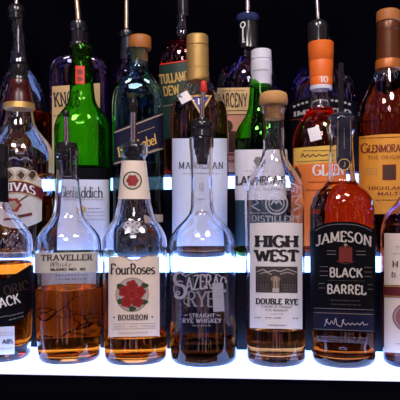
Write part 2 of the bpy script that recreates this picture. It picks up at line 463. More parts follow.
class Print:
    """flat printing in photo coordinates, laid on the bottle's surface"""
    def __init__(s, b, off=.0007, back=False): s.b, s.off, s.back, s.Q, s.mi, s.ms, s.lv = b, off, back, [], [], [], []
    def _add(s, quads, m, layer=0):
        if m not in s.ms: s.ms.append(m)
        k = s.ms.index(m)
        for q in quads: s.Q.append(q); s.mi.append(k); s.lv.append(layer)
    def text(s, t, cx, cy, h, m, W=None, weight=.17, thin=None, serif=True, track=.14, slant=0, rot=0, arch=0, layer=1):
        Q, w = text_quads(t, weight, thin, serif, track)
        sx = (W/w) if W else h
        r = math.radians(rot); out = []
        for q in Q:
            o = []
            for x, y in q:
                u = (x-w/2)*sx; v = -(y-.5)*h
                u += -v*slant
                if arch: v += arch*(u/(w*sx/2))**2
                o.append((cx+u*math.cos(r)+v*math.sin(r), cy-u*math.sin(r)+v*math.cos(r)))
            out.append(o)
        s._add(out, m, layer); return s
    def rect(s, x0, y0, x1, y1, m, rot=0, layer=0):
        cx, cy = (x0+x1)/2, (y0+y1)/2; r = math.radians(rot)
        nx = max(1, int(abs(x1-x0)/3)); ny = max(1, int(abs(y1-y0)/4))
        T = lambda x, y: (cx+(x-cx)*math.cos(r)+(y-cy)*math.sin(r), cy-(x-cx)*math.sin(r)+(y-cy)*math.cos(r))
        g = lambda i, j: T(x0+(x1-x0)*i/nx, y0+(y1-y0)*j/ny)
        s._add([[g(i, j), g(i, j+1), g(i+1, j+1), g(i+1, j)] for i in range(nx) for j in range(ny)], m, layer); return s
    def disk(s, cx, cy, rx, m, ry=None, r0=0.0, layer=0, n=24, lobes=0):
        ry = ry or rx; K = 3; Q = []
        rr = lambda a: 1+(.12*math.cos(lobes*a) if lobes else 0)
        for k in range(K):
            a0, a1 = r0+(1-r0)*k/K, r0+(1-r0)*(k+1)/K
            for i in range(n):
                t0, t1 = 2*math.pi*i/n, 2*math.pi*(i+1)/n
                p = lambda f, t: (cx+rx*f*rr(t)*math.cos(t), cy+ry*f*rr(t)*math.sin(t))
                Q.append([p(a0, t0), p(a1, t0), p(a1, t1), p(a0, t1)])
        s._add(Q, m, layer); return s
    def line(s, pts, w, m, layer=0, smooth=False):
        s._add(ribbon(dens(pts, 2.0), lambda a, b: w/2), m, layer); return s
    def small(s, cx, cy, W, m, h=2.0, layer=1, seed=0, gap=.8, rot=0):
        """a line of tiny print: word-like dashes"""
        R = random.Random(int(cx*7+cy*13+seed)); x = cx-W/2
        r = math.radians(rot)
        while x < cx+W/2-.5:
            l = R.choice([1.2, 2.0, 2.8, 3.6]); l = min(l, cx+W/2-x)
            a = lambda xx: (cx+(xx-cx)*math.cos(r), cy-(xx-cx)*math.sin(r))
            s.line([a(x), a(x+l)], h*.5, m, layer); x += l+gap
        return s
    def build(s, name, parent, lab=None):
        V, Fc, fm = [], [], []
        for q, k, l in zip(s.Q, s.mi, s.lv):
            b = len(V)
            for (x, y) in q: V.append(s.b.pt(x, y, s.off+l*.00018, s.back))
            Fc.append(tuple(range(b, b+len(q)))); fm.append(k)
        o = obj(name, V, Fc, s.ms, parent, fm, smooth=False)
        if lab: o['label'] = lab
        return o

LIT = 5.5
LITC = (.22, .40, 1.0)
AMB = .62
WORLD = [(5, .57, .67, (1.3, .6, .3), 3), (4, .54, .66, (.3, .25, .9), 11), (9, .63, .69, (3, 2.2, 1.6), 7), (1.5, .3, .8, (.02, .02, .035), 5)]
LAMPS = [((-.4, -.15, 1.5), .4, 15, (1, .90, .84)), ((.45, .0, 1.5), .4, 13, (1, .90, .86)), ((0, -.9, 1.3), .4, 6, (.95, .92, 1))]
# ================================================================== front row
# --- leftmost bottle, cut by the frame
b = Bottle('front-row bottle with a tilted black label, cut by the left edge', 1, 1,
           [(151, 8), (158, 8.2), (200, 8.6), (208, 10.5), (216, 17), (225, 25.5), (236, 32.6), (250, 34), (280, 33.6), (320, 31.5), (345, 30), (353, 29.5)], M['clear'], base=.02)
b.liquid(262, M['whisky'])
b.lathe('cap', [(144, 7), (145, 8), (156, 8.2), (157, 8.4), (163, 8.4), (163.5, 6.6), (178, 6.4)], M['blackp'], dx=-1)
nb = b.label('neck_band', -9, 10, 178, 202, M['p_black'], wrap=1.2)
tl = b.label('black_label', -33, 33.5, lambda x: 282-.42*(x-0)-.004*x*x if x < 30 else 282-.42*30-3.6, lambda x: 331-.46*x if x < 24 else 320-(x-24)*1.25, M['p_black'], nx=40)
p = Print(b)
p.text('BLACK', 3.3, 302.5, 9.5, M['i_white'], W=33, weight=.2, serif=False, rot=13)
p.text('ORIC', 16, 288.5, 9, M['i_bark'], W=25, weight=.2, serif=False, rot=13)
for k in range(2): p.small(16, 316+4*k-1, 15, M['i_grey'], rot=13)
p.line([(-25, 322), (8, 316)], .8, M['i_grey'])
p.build('printing', tl)
wl = b.label('white_label', -25, 14.5, 327, 355, M['p_bluewhite'], off=.0005)
p = Print(b, .0009)
for y in (333, 335.5): p.small(6, y, 16, M['i_light'], 1.6)
p.text('ABS', 7.5, 342, 4.2, M['i_black'], W=10, weight=.26, serif=False)
p.small(4, 349, 18, M['i_light'], 1.6)
p.build('printing', wl)
p = Print(b, .0003)
for i, (x, y) in enumerate([(6, 232), (13, 236), (20, 233), (26, 240), (10, 244), (18, 247), (3, 241)]):
    p.line([(x-3, y+3), (x, y-3), (x+2, y+2), (x+5, y-2)], 1.1, M['f_emb2'])
p.build('embossing', b.glass)

# --- wide bottle with branch drawing
b = Bottle('wide bottle with narrow off-white band label and branch drawing behind its amber whiskey', 69, 1,
           [(149, 10.6), (152, 11.3), (156, 11.3), (159, 10.8), (170, 11), (185, 12), (200, 13.5), (214, 15.6), (222, 20), (230, 27), (237, 31.4), (243, 32.9), (250, 33.3), (300, 33.2), (330, 32.7), (345, 32), (353, 31.4)], M['clear'], n=2.3)
b.liquid(287, M['whisky'])
b.pourer([(141, 5), (142, 9.5), (146, 10.5), (150, 10.5), (150.5, 9.2), (153, 9.2), (153.5, 8.6), (160, 8.6), (160.5, 6), (176, 4)], 142, 112, 2.5, (117, M['black'], 'black rubber spout tip'), dx=-2, lean=-1)
l = b.label('band_label', 35.5, 98, lambda x: 252.5-.01*(x-69), 272.5, M['p_cream2'], off=.0004)
p = Print(b, .0008)
p.text('TRAVELLER', 67, 257.4, 5.6, M['i_black'], W=50, weight=.2, track=.2)
p.text('Whisky', 61, 263.8, 5, M['i_brown'], W=21, weight=.1, serif=False, slant=.35)
p.text('BLEND NO. 40', 68, 269.2, 2.4, M['i_black'], W=34, weight=.26, serif=False)
p.build('printing', l)
bl = b.label('rear_label', 40, 98, 262, 334, M['p_kraft'], back=True, off=.0004)
p = Print(b, .0002, back=True)
RB = random.Random(5)
def grow(x, y, a, l, w):
    pts = [(x, y)]
    for k in range(4):
        a += RB.uniform(-.55, .55); x += l/4*math.cos(a); y -= l/4*math.sin(a)*1.2; pts.append((x, y))
    pts = [(min(96, max(42, px)), min(333, max(288, py))) for px, py in pts]
    p.line(pts, w, M['i_bark'])
    if l > 3.4:
        for da in (RB.uniform(.3, .9), -RB.uniform(.3, .9)): grow(pts[-1][0], pts[-1][1], a+da, l*RB.uniform(.62, .82), w*.72)
        grow(pts[2][0], pts[2][1], a+RB.choice((-1, 1))*RB.uniform(.6, 1.1), l*.55, w*.6)
grow(60, 333, 2.6, 9, 2.0); grow(64, 333, 1.0, 11, 1.8); grow(57, 318, 1.2, 9, 1.1); grow(80, 322, 1.3, 8, .9)
p.disk(44, 303, 3.2, M['i_bark'], 2, lobes=5); p.disk(44, 296, 1.5, M['i_bark'], .8)
for y in (275, 279): p.small(72, y, 34, M['i_brown'], 2)
p.build('branch_drawing', bl)

# --- bottle with the red roses
b = Bottle('clear bottle with a cream label showing a round bunch of red roses', 135.3, 1,
           [(145.5, 13), (147, 14.2), (154, 14.2), (156, 13), (158, 12), (170, 13), (185, 14.6), (200, 16.3), (210, 18.5), (219, 21.3), (227.5, 27), (235, 30.6), (241, 32), (248, 32.3), (345, 31.6), (353, 31)], M['clear'], n=2.4)
b.liquid(333, M['whisky'])
b.pourer([(140, 4), (141, 7), (145, 8.2), (145.3, 11.5), (146.5, 11.5), (147, 9.4), (150, 9.4), (150.5, 8.6), (156, 8.6), (156.5, 7), (166, 6)], 141, 100, 2.9, (112.5, M['black'], 'black rubber spout tip'), dx=-2)
nl = b.label('neck_label', 118.5, 148.5, lambda x: 160.5+.002*(x-133)**2, lambda x: 199, M['p_cream'], wrap=.2)
p = Print(b)
p.disk(132.5, 180.5, 9.2, M['i_leaf'], 9.2, r0=.86); p.disk(132.5, 180.5, 7, M['p_cream2'])
for k in range(6):
    a = k*math.pi/3; p.disk(132.5+3.4*math.cos(a), 180.5+3.4*math.sin(a), 2.6, M['i_red'], layer=1, lobes=5)
p.disk(132.5, 180.5, 2.4, M['i_red'], layer=2, lobes=5)
p.build('printing', nl)
fl = b.label('front_label', 108.8, 159.5, lambda x: 256.5 if abs(x-134) > 15 else 257.5+2.2*math.cos((x-134)/15*math.pi), 336.5, M['p_cream'], off=.0004)
p = Print(b, .0008)
p.line([(109.5, 255.2), (119, 255.4), (127, 257.5), (131, 260.5), (134, 258.6), (137, 260.5), (141, 257.5), (149, 255.4), (159, 255.2)], .8, M['i_taupe'])
p.text('Four', 120.8, 268.8, 10.2, M['i_black'], W=19, weight=.19, track=.07)
p.text('Roses', 142.6, 268.8, 10.2, M['i_black'], W=24, weight=.19, track=.07)
p.disk(132.3, 294.5, 16.5, M['i_taupe'], 17.3); p.disk(132.3, 294.5, 15.4, M['i_light'], 16.2, layer=1)
for x, y, r in [(132, 285.5, 5.6), (124.5, 291, 5.4), (140, 291.5, 5.4), (127, 301.5, 5.6), (137.5, 301.5, 5.6), (132.4, 294, 5)]:
    p.disk(x, y, r, M['i_red'], layer=3, lobes=5)
    for q in range(5):
        a = q*1.257+x; p.line([(x+r*f*math.cos(a+t), y+r*f*math.sin(a+t)) for f, t in ((.75, 0), (.8, .5), (.7, 1.0))], .5, M['i_red2'], layer=4)
        p.line([(x+r*.4*math.cos(a+t), y+r*.4*math.sin(a+t)) for t in (0, .5, 1.0)], .5, M['i_maroon'], layer=4)
for x, y in [(120.5, 286), (121, 301), (144.5, 285.5), (144, 302), (132.3, 308.5)]: p.disk(x, y, 3.6, M['i_leaf'], 2.6, layer=2, lobes=3)
p.text('BOURBON', 133, 317.2, 5.2, M['i_black'], W=29, weight=.24, track=.24)
p.disk(114.5, 317, .8, M['i_black']); p.disk(152, 317, .8, M['i_black'])
p.line([(113, 323.5), (156, 323.5)], .5, M['i_light']); p.line([(113, 328.5), (156, 328.5)], .5, M['i_light'])
for x, w in ((120, 11), (133, 7), (148, 14)): p.small(x, 326, w, M['i_light'], 1.6)
p.small(134, 332.6, 30, M['i_light'], 1.8)
p.build('printing', fl)
p = Print(b, .0004)
for k in range(8):
    a = k*math.pi/4; p.disk(132.5+6.5*math.cos(a), 227+5*math.sin(a), 3, M['f_emb'], 2.4, lobes=4, r0=.35)
p.disk(132.5, 227, 3.4, M['f_emb'], 3, r0=.3, lobes=5)
p.build('embossed_roses', b.glass)

# --- bottle with white lettering on the glass
b = Bottle('round-shouldered clear bottle with white ornate lettering on the glass and a red-tipped pourer', 203, 1,
           [(137, 11), (138.5, 12.2), (141, 12.4), (147, 12.2), (150, 11.6), (185, 10.8), (205, 11.2), (213, 13), (219, 17.5), (225, 23.5), (231, 28.5), (239, 32.4), (248, 33.8), (258, 34), (345, 33.6), (353, 33)], M['wavy'])
b.liquid(338, M['dark'])
b.pourer([(117, 4), (118, 7), (120, 10), (122, 11.3), (126, 11.3), (127, 10.6), (132, 10.6), (133, 11.2), (136.5, 11.2), (137, 8.8), (148, 8.6), (149, 7.4), (154, 7.2), (155, 6), (164, 5)], 118, 82, 2.4, (92, M['redrub'], 'red rubber spout tip'), dx=-1, lean=1.5)
p = Print(b, .0004)
p.text('S', 180, 285, 26, M['f_white'], W=13, weight=.17, thin=.1)
p.text('AZERAC', 206, 281.5, 14, M['f_white'], W=40, weight=.2, thin=.1, arch=3.5, track=.12)
p.text('RYE', 201, 299, 15, M['f_grey'], W=27, weight=.17, thin=.08, track=.05)
p.line(arc(187, 301, 3, 3.4, 40, 330), 1.1, M['f_grey'])
p.line([(185, 275)]+arc(203, 283, 22, 11, 215, 325), .9, M['f_white'])
p.line(arc(173+7, 289, 6, 8, 100, 300), 1.1, M['f_white']); p.disk(178, 293, 2.2, M['f_white'], r0=.5)
p.text('STRAIGHT', 202, 315.5, 3.8, M['f_white'], W=25, weight=.24, serif=False, track=.2)
p.line([(184, 315.5), (187.5, 314.8)], .8, M['f_white']); p.line([(216.5, 314.8), (220, 315.5)], .8, M['f_white'])
p.text('RYE WHISKEY', 202, 320.6, 4.2, M['f_white'], W=38, weight=.24, serif=False, track=.2)
p.small(202, 325.6, 19, M['f_grey'], 1.8)
p.build('printed_lettering', b.glass)
p = Print(b, .0008)
p.rect(212.5, 283, 223.5, 311.5, M['f_white'], rot=3)
for y in (288, 291, 294): p.small(217.5, y, 8, M['i_light'], 1.6, rot=3)
for x in (215, 217, 219.5, 221.5): p.line([(x, 298), (x-.3, 307)], .6, M['i_light'], layer=1)
p.build('price_sticker', b.root)

# --- corked rye bottle
b = Bottle('clear bottle with a domed cork and a white label with a small dark landscape picture', 275.3, 1,
           [(103.5, 11.8), (105, 13.2), (109, 13.2), (111.5, 12), (114, 10.9), (125, 10.4), (142, 10.5), (152, 11.4), (160, 14), (166, 17.5), (174, 23), (182, 27.4), (189, 29.5), (196, 30), (345, 29.8), (353, 29.5)], M['wavy'], base=.014)
b.liquid(326, M['pale'])
b.lathe('cork_stopper', [(89.4, 3), (89.8, 9), (91, 12.3), (93, 13.8), (98, 14.2), (101.5, 14), (103.3, 13), (103.4, 9.2), (118, 8.8)], M['cork'], dx=-1.8)
fl = b.label('front_label', 250, 302, lambda x: 222.5+.0012*(x-276)**2, 328.5, M['p_white'], off=.0004)
p = Print(b, .0008)
p.text('HIGH', 276.5, 241.2, 11, M['i_black'], W=40.5, weight=.29, thin=.15, track=.12)
p.text('WEST', 276.5, 255.5, 10.8, M['i_black'], W=41, weight=.27, thin=.15, track=.1)
p.rect(256, 266.5, 297, 292.5, M['i_dark'])
for k in range(16): p.line([(257+k*2.6, 290), (257.5+k*2.6, 281+random.uniform(-5, 3))], .7, M['i_black'], layer=1)
p.line([(257, 272), (263, 269.5), (268, 272), (274, 270), (280, 271.5), (287, 268.8), (296, 272)], 1.0, M['i_light'], layer=1)
p.line([(260, 274), (266, 272), (272, 274.5)], .8, M['i_light'], layer=1); p.line([(280, 274), (287, 272), (294, 274)], .8, M['i_light'], layer=1)
p.rect(272.3, 279, 279, 292, M['i_taupe'], layer=1); p.disk(275.5, 279, 4.5, M['i_taupe'], 3, layer=1); p.rect(272.5, 288, 279, 292.3, M['i_light'], layer=2)
for k in range(5): p.line([(258, 284+k*1.6), (269, 284.5+k*1.5)], .4, M['i_grey'], layer=1); p.line([(282, 284+k*1.6), (295, 284.5+k*1.5)], .4, M['i_grey'], layer=1)
p.text('DOUBLE RYE', 276.8, 301.4, 5.4, M['i_black'], W=40.5, weight=.27, thin=.15, track=.16)
p.text('A BLEND OF STRAIGHT', 276.8, 306.6, 1.9, M['i_grey'], W=30, weight=.24, serif=False, track=.25)
p.text('RYE WHISKIES', 276.8, 310, 1.9, M['i_grey'], W=22, weight=.24, serif=False, track=.25)
p.small(276.8, 313.6, 12, M['i_light'], 1.2)
for x, w in ((258, 6), (269, 7), (278, 7), (295, 5)): p.small(x, 317.6, w, M['i_grey'], 1.6)
p.small(277, 325, 18, M['i_grey'], 1.6)
p.build('printing', fl)
p = Print(b, .0004)
p.text('DISTILLERY', 276, 219, 6, M['f_emb'], W=48, weight=.22, serif=False, track=.2, arch=-.8)
p.text('HIGH WEST', 276, 184, 8, M['f_emb'], W=46, weight=.2, track=.1, arch=7)
for r in (11.5, 8): p.disk(276.5, 203.5, r, M['f_emb'], r, r0=.86)
p.line([(271, 205), (274, 199), (276.5, 204), (279, 198.5), (282, 205.5)], 1.3, M['f_emb']); p.line(arc(276.5, 205, 5, 3.5, 200, 340), 1.2, M['f_emb'])
for k in range(9): p.line([(265.5+k*2.7, 191), (266.5+k*2.7, 187.5)], .8, M['f_emb2'])
for sgn in (-1, 1):
    p.line([(276.5+sgn*15, 197), (276.5+sgn*24, 195), (276.5+sgn*18, 203), (276.5+sgn*25, 206), (276.5+sgn*16, 211)], 1.2, M['f_emb'])
p.build('embossing', b.glass)

# --- black barrel bottle
b = Bottle('amber-filled bottle with a large black arched label and a dark seal hanging down its neck', 342.8, 1,
           [(117, 12.5), (119, 14.4), (123, 14.6), (131, 14), (134, 12.6), (140, 11.8), (165, 12.8), (180, 14.3), (185, 18), (190, 24), (196, 28.7), (203, 31.4), (212, 32.4), (280, 32.4), (335, 32), (347, 31.2), (353, 32)], M['clear'], base=.012, rb=.008)
b.liquid(182, M['deep'])
b.pourer([(111, 5), (112, 8), (113, 11.2), (117, 11.4), (117.5, 10.6), (124, 10.4), (126, 8), (136, 7)], 112, 63, 2.7, None, dx=-1.5, cm=M['navy'], sm=M['blackp'])
ns = b.label('neck_seal', 336.5, 351.5, 119, lambda x: 158+12*math.sqrt(max(0, 1-((x-344)/7.6)**2)), M['navy'], off=.0006)
p = Print(b, .001)
p.disk(344, 164.5, 5.8, M['i_gold'], 5.8, r0=.86); p.text('J', 344, 164.5, 5, M['i_taupe'], weight=.16)
p.line([(338, 121), (338, 157)], .5, M['i_taupe']); p.line([(350, 121), (350, 157)], .5, M['i_taupe'])
p.small(344, 138, 22, M['i_grey'], 1.6, rot=90)
p.build('printing', ns)
ar = lambda x: 221.5+9*abs((x-343)/31)**2.6
fl = b.label('front_label', 311.5, 374.2, ar, 332, M['p_black'], wrap=.1, off=.0004, nx=40)
p = Print(b, .0008)
p.line([(x, ar(x)+2.6) for x in range(315, 372, 2)], .5, M['i_grey'])
p.text('JAMESON', 343.3, 236.5, 10, M['i_silver'], W=54, weight=.2, thin=.11, track=.16, arch=5)
p.rect(339, 248, 352, 262, M['i_maroon']); p.line([(339, 248), (345.5, 246), (352, 248)], 1, M['i_maroon'], layer=1); p.disk(345.5, 245.4, 1.6, M['i_taupe'], 2, lobes=3)
p.line(arc(345.5, 259, 9, 4.5, 20, 160), .8, M['i_brown'])
for y in (251, 254.5): p.line([(327, y), (336, y)], .6, M['i_grey']); p.line([(356, y), (365, y)], .6, M['i_grey'])
p.text('BLACK', 346, 272.6, 8.8, M['i_silver'], W=32, weight=.21, thin=.15, serif=False, track=.16)
p.text('BARREL', 346.3, 289.4, 8.8, M['i_silver'], W=37.5, weight=.21, thin=.15, serif=False, track=.14)
for y in (267, 271.5, 276): p.line([(320, y), (328, y)], .5, M['i_grey']); p.line([(364, y), (371, y)], .5, M['i_grey'])
for y in (284, 288.5): p.line([(319, y), (325, y)], .5, M['i_grey']); p.line([(367, y), (372, y)], .5, M['i_grey'])
p.small(346, 280.6, 36, M['i_dark'], 1.2)
for y in (300.5, 304.5): p.small(346, y, 30, M['i_dark'], 2)
p.build('printing', fl)
sl = b.label('signature_label', 313.5, 373, 311, lambda x: 330.5, M['p_navy'], off=.0008)
p = Print(b, .0012)
p.line([(314, 309), (372.5, 309)], .6, M['i_grey']); p.line([(314, 313.5), (372.5, 313.5)], .4, M['i_taupe']); p.line([(314, 330), (372.5, 330)], .5, M['i_grey'])
sg = [(325, 327), (328, 319), (326, 321), (330, 325), (332, 321), (334, 325), (336, 318), (337, 325), (341, 327), (344, 319), (342, 321), (346, 325), (348, 322.5), (350, 325), (352, 322.5), (354, 324.7), (357, 322.5), (359, 324.5), (362, 321), (363, 324.3), (367, 323)]
p.line(sg, .7, M['i_light'], layer=1)
p.build('signature', sl)
p = Print(b, .0004)
for y in (337.5, 340, 342): p.small(343, y, 52, M['f_emb2'], 2.2, gap=1.4)
p.disk(343, 348.5, 4, M['f_emb2'], 1.6, r0=.6)
p.build('embossing', b.glass)

# --- rightmost bottle, cut by the frame
b = Bottle('front-row bottle with pinkish label and maroon band, cut by the right edge', 413.6, 1,
           [(130, 10), (133, 11.6), (140, 11), (185, 12), (197, 14), (204, 18.5), (209, 24), (216, 29), (224, 32), (236, 33.3), (345, 33), (353, 32)], M['violet'])
b.liquid(224, M['brown'])
b.lathe('cap', [(110, 10), (111, 11.4), (132, 11.6), (132.5, 8), (142, 7)], M['blackp'])
fl = b.label('front_label', 384, 443, 233.5, 358*.99, M['p_cream'], off=.0004)
p = Print(b, .0008)
p.rect(383.4, 286, 444, 298.5, M['p_maroon']); p.line([(384, 287.2), (443, 287.2)], .7, M['i_gold'], layer=1); p.line([(384, 297.2), (443, 297.2)], .7, M['i_gold'], layer=1)
p.text('H', 395.5, 264.5, 5.4, M['i_dark'], W=5.4, weight=.2); p.small(415, 264.5, 28, M['i_dark'], 3); p.text('D.', 394.5, 275.5, 4.4, M['i_dark'], W=5.4, weight=.2); p.small(414, 275.5, 28, M['i_dark'], 3)
p.small(411, 254, 36, M['i_light'], 1.8); p.small(411, 247, 30, M['i_light'], 1.8)
p.disk(414, 318, 21.5, M['p_pink'], 16.5, layer=1); p.disk(414, 318, 19.5, M['i_light'], 14.8, r0=.94, layer=2)
p.small(412, 345, 34, M['i_light'], 1.8)
p.build('printing', fl)

# ================================================================== middle row
b = Bottle('rounded bulbous bottle with a cream crest label crossed by a dark red ribbon', 19, 2,
           [(79, 8), (82, 9.2), (90, 11), (100, 13.3), (107, 14.6), (118, 16), (127, 18.8), (136, 25), (144, 31), (154, 34.8), (165, 36), (182, 36), (205, 34.4), (235, 33), (254, 32)], M['wavy'])
b.liquid(196, M['pale'])
b.lathe('stopper', [(60, 2), (61, 5), (64, 8), (70, 8.8), (74, 8), (75.5, 9.4), (79, 9.6), (79.2, 6), (90, 6)], M['blackp'])
b.lathe('foil_collar', [(78, 9.5), (80, 10.3), (85, 11), (86, 10.7), (92, 12.1), (100, 14), (101, 14.2)], M['redfoil'])
b.lathe('gold_band', [(100.8, 14.2), (101, 14.8), (106.5, 15.6), (106.8, 15)], M['gold'])
fl = b.label('crest_label', -8, 42, lambda x: 167+.02*(x-17)**2, lambda x: 228-.012*(x-17)**2, M['p_cream2'], off=.0004)
p = Print(b, .0008)
for x in (-3, 9, 21, 32): p.disk(x, 175, 5.4, M['i_taupe'], 5.4, r0=.8); p.disk(x, 175, 3.4, M['i_brown'], 3.6, lobes=4)
Rb = lambda x, o: 186.5+.011*(x-16)**2+o
p._add([[(x, Rb(x, -6)), (x, Rb(x, 6)), (x+2, Rb(x+2, 6)), (x+2, Rb(x+2, -6))] for x in range(-9, 42, 2)], M['p_maroon'], 1)
p.line([(x, Rb(x, -6)) for x in range(-9, 43, 2)], .8, M['i_gold'], layer=2); p.line([(x, Rb(x, 6)) for x in range(-9, 43, 2)], .8, M['i_gold'], layer=2)
p.text('CHIVAS', 15, 186.6, 8, M['i_white'], W=40, weight=.22, thin=.1, arch=4.4, layer=2)
p.disk(13, 205, 8, M['i_dred'], 7, lobes=6); p.disk(13, 205, 5, M['i_taupe'], 4.4, lobes=5, layer=1)
p.line([(18, 202), (28, 195)], 1.2, M['i_brown'], layer=1)
p._add([[(x, 216-.2*(x-14)), (x, 219-.2*(x-14)), (x+2, 218.6-.2*(x-14)), (x+2, 215.6-.2*(x-14))] for x in range(4, 32, 2)], M['p_maroon'], 1)
p.build('printing', fl)
p = Print(b, .0004)
p.line([(8, 160), (14, 157), (20, 160), (26, 157), (32, 161)], 1.4, M['f_emb2']); p.disk(20, 149, 6, M['f_emb2'], 5, r0=.75, lobes=6)
p.build('embossing', b.glass)

b = Bottle('bright green glass bottle with a small red neck label and a pale bluish label', 83, 2,
           [(45, 9.4), (47, 10.6), (56, 10.8), (59, 10.2), (66, 10.5), (85, 12), (99, 13.4), (105, 15.5), (111, 20), (119, 25.3), (129, 28), (141, 28.3), (254, 28.3)], M['green'], n=2.5)
b.liquid(167, M['bluedark'])
b.pourer([(19, 4), (20, 7.4), (23, 8.2), (28, 8.2), (29, 7.2), (39, 7.2), (40, 8.4), (44, 9), (45, 9), (46, 7.4), (60, 6)], 20, -16, 2.7, None, sm=M['brass'], dx=-4.5, lean=-3)
nl = b.label('neck_label', 75.5, 84.5, 66, 84, M['i_vermilion'])
p = Print(b); p.disk(80, 72, 2.6, M['i_maroon'], 3, lobes=5); p.disk(80, 79, 2.4, M['i_maroon'], 2.6, lobes=3); p.build('printing', nl)
fl = b.label('front_label', 56.5, 109.5, 179.5, 250, M['p_bluewhite'])
p = Print(b)
p.text('Glenfiddich', 80, 192, 11, M['i_black'], W=45, weight=.15, thin=.06, track=.06)
p.small(82, 199.5, 44, M['i_light'], 1.8)
p.small(95, 208.5, 14, M['i_grey'], 1.6)
for y in (212, 215.5, 219.5): p.small(92, y, 26, M['i_light'], 1.6)
p.disk(83, 209, 2.8, M['i_gold'], 3.6, lobes=3)
p.build('printing', fl)
tb = b.label('dark_top_band', 56.5, 109.5, 168, 179.5, M['p_black'])

b = Bottle('square pale blue-green bottle with a wooden cork and a slanted navy and gold label', 138.6, 2,
           [(48, 9.5), (48.8, 10.8), (54, 10.9), (55.5, 10), (67, 10.7), (73, 13.2), (83, 19), (93, 23), (101, 24.8), (110, 25.4), (254, 25.4)], M['blue'], n=4.2, rymax=21, t=.003)
b.liquid(163, M['bluedark'])
b.lathe('wooden_stopper', [(33.2, 8), (33.8, 10.4), (35, 11.2), (45.5, 11.2), (46.8, 10.8), (47.2, 8), (47.8, 8), (48, 7.6), (60, 7.2)], M['wood'], dx=1.4)
sl = b.label('slanted_label', 114, 163.5, lambda x: 131-.40*(x-114), lambda x: 166-.34*(x-114), M['p_navy'])
p = Print(b)
p.line([(114.5, 133), (163, 113.4)], 1.3, M['i_taupe']); p.line([(114.5, 164), (163, 148)], 1.3, M['i_taupe'])
p.text('Blue', 126, 150, 9, M['i_gold'], W=16, weight=.18, thin=.1, slant=.2, rot=20, track=.06)
p.text('Label', 147, 141.5, 10, M['i_gold'], W=19, weight=.18, thin=.1, slant=.2, rot=20, track=.06)
p.small(146, 130, 18, M['i_taupe'], 1.5, rot=21); p.small(150, 151, 18, M['i_taupe'], 1.5, rot=18)
p.build('printing', sl)
gl = b.label('gold_label', 146, 163, 214.5, 222, M['i_taupe'])

b = Bottle('bottle with long gold foil cap, navy neck triangle and plain white label', 200, 2,
           [(77, 9.8), (80, 11.2), (85, 14), (90, 17.2), (98, 22.6), (106, 26.6), (115, 28.2), (138, 28.8), (254, 28.8)], M['clear'])
b.liquid(104, M['tawny'])
b.lathe('gold_cap', [(32.6, 9.8), (33.4, 10.8), (42.5, 11), (43, 10.3), (44, 10.3), (44.5, 11.1), (66, 11.1), (66.3, 10.8), (67.5, 10.8), (67.8, 11.1), (79.5, 11.3), (80, 10.4)], M['gold'], dx=-2.4)
tr = Print(b)
T = lambda m, a, bb, c, ly: tr._add([[(a[0]+(c[0]-a[0])*i/6, a[1]+(c[1]-a[1])*i/6), (a[0]+(c[0]-a[0])*(i+1)/6, a[1]+(c[1]-a[1])*(i+1)/6), (bb[0]+(c[0]-bb[0])*(i+1)/6, bb[1]+(c[1]-bb[1])*(i+1)/6), (bb[0]+(c[0]-bb[0])*i/6, bb[1]+(c[1]-bb[1])*i/6)] for i in range(6)], m, ly)
T(M['i_gold'], (189, 95.5), (212, 95.5), (200.5, 115), 0); T(M['i_blue'], (192, 97), (209, 97), (200.5, 112), 1)
tr.text('12', 200.5, 101.5, 5.5, M['i_white'], W=5, weight=.24, layer=2)
tr.build('neck_triangle', b.root)
p = Print(b, .0012); p.rect(179.5, 92.5, 190.5, 102.5, M['p_white'], rot=28); p.build('white_sticker', b.root)
fl = b.label('front_label', 172.5, 227, 138.5, 246, M['p_bluewhite'])
p = Print(b)
p.text('MACALLAN', 201, 165.4, 6.6, M['i_black'], W=43, weight=.16, thin=.06, track=.3)
p.small(201, 173.5, 36, M['i_light'], 1.6)
p.text('12', 201, 187, 7, M['i_grey'], W=7, weight=.12); p.small(201, 199, 12, M['i_light'], 1.5); p.small(201, 211, 24, M['i_light'], 1.6)
p.build('printing', fl)

b = Bottle('dark green bottle with a white screw cap and white label over a teal strip', 261.3, 2,
           [(80, 9), (84, 9.6), (92, 10.6), (100, 11.6), (107, 12.4), (114, 14.4), (121, 18.6), (127, 22.6), (134, 25.2), (141, 26.2), (254, 26.2)], M['dgreen'])
b.liquid(140, M['bluedark'])
WP = [(47.8, 8.5), (48.4, 10), (57, 10.3), (57.4, 9.8), (58.6, 9.8), (59, 10.4), (71, 10.5), (74, 9.9), (83, 9.8), (83.3, 9)]
wc = b.lathe('screw_cap', WP, M['whitecap'])
o = b.wrap('cap_lettering', wc, WP, [[(x, 69.3), (x, 70.2), (x+l, 70.2), (x+l, 69.3)] for x, l in ((253, 1.5), (255, 2.4), (258, 1.6), (260.2, 2.6), (263.4, 1.8), (265.8, 2.2))], M['i_grey'])
p = Print(b, .0012)
fl = b.label('front_label', 236, 286.5, 149.5, 200, M['p_white'], wrap=.1)
p = Print(b)
p.text('LAPHROAIG', 262, 180.5, 8.6, M['i_dark'], W=51, weight=.24, thin=.12, track=.12)
p.disk(258, 161, 4, M['i_grey'], 4.4, lobes=6); p.line([(253, 167), (263, 167)], .8, M['i_light']); p.small(258, 171, 26, M['i_light'], 1.6)
p.small(262, 189, 36, M['i_light'], 1.6)
p.build('printing', fl)
tl = b.label('teal_strip', 236, 286.5, 200.3, 246, M['p_teal'], wrap=.1)
p = Print(b); p.small(262, 213, 36, M['i_light'], 1.6); p.build('printing', tl)

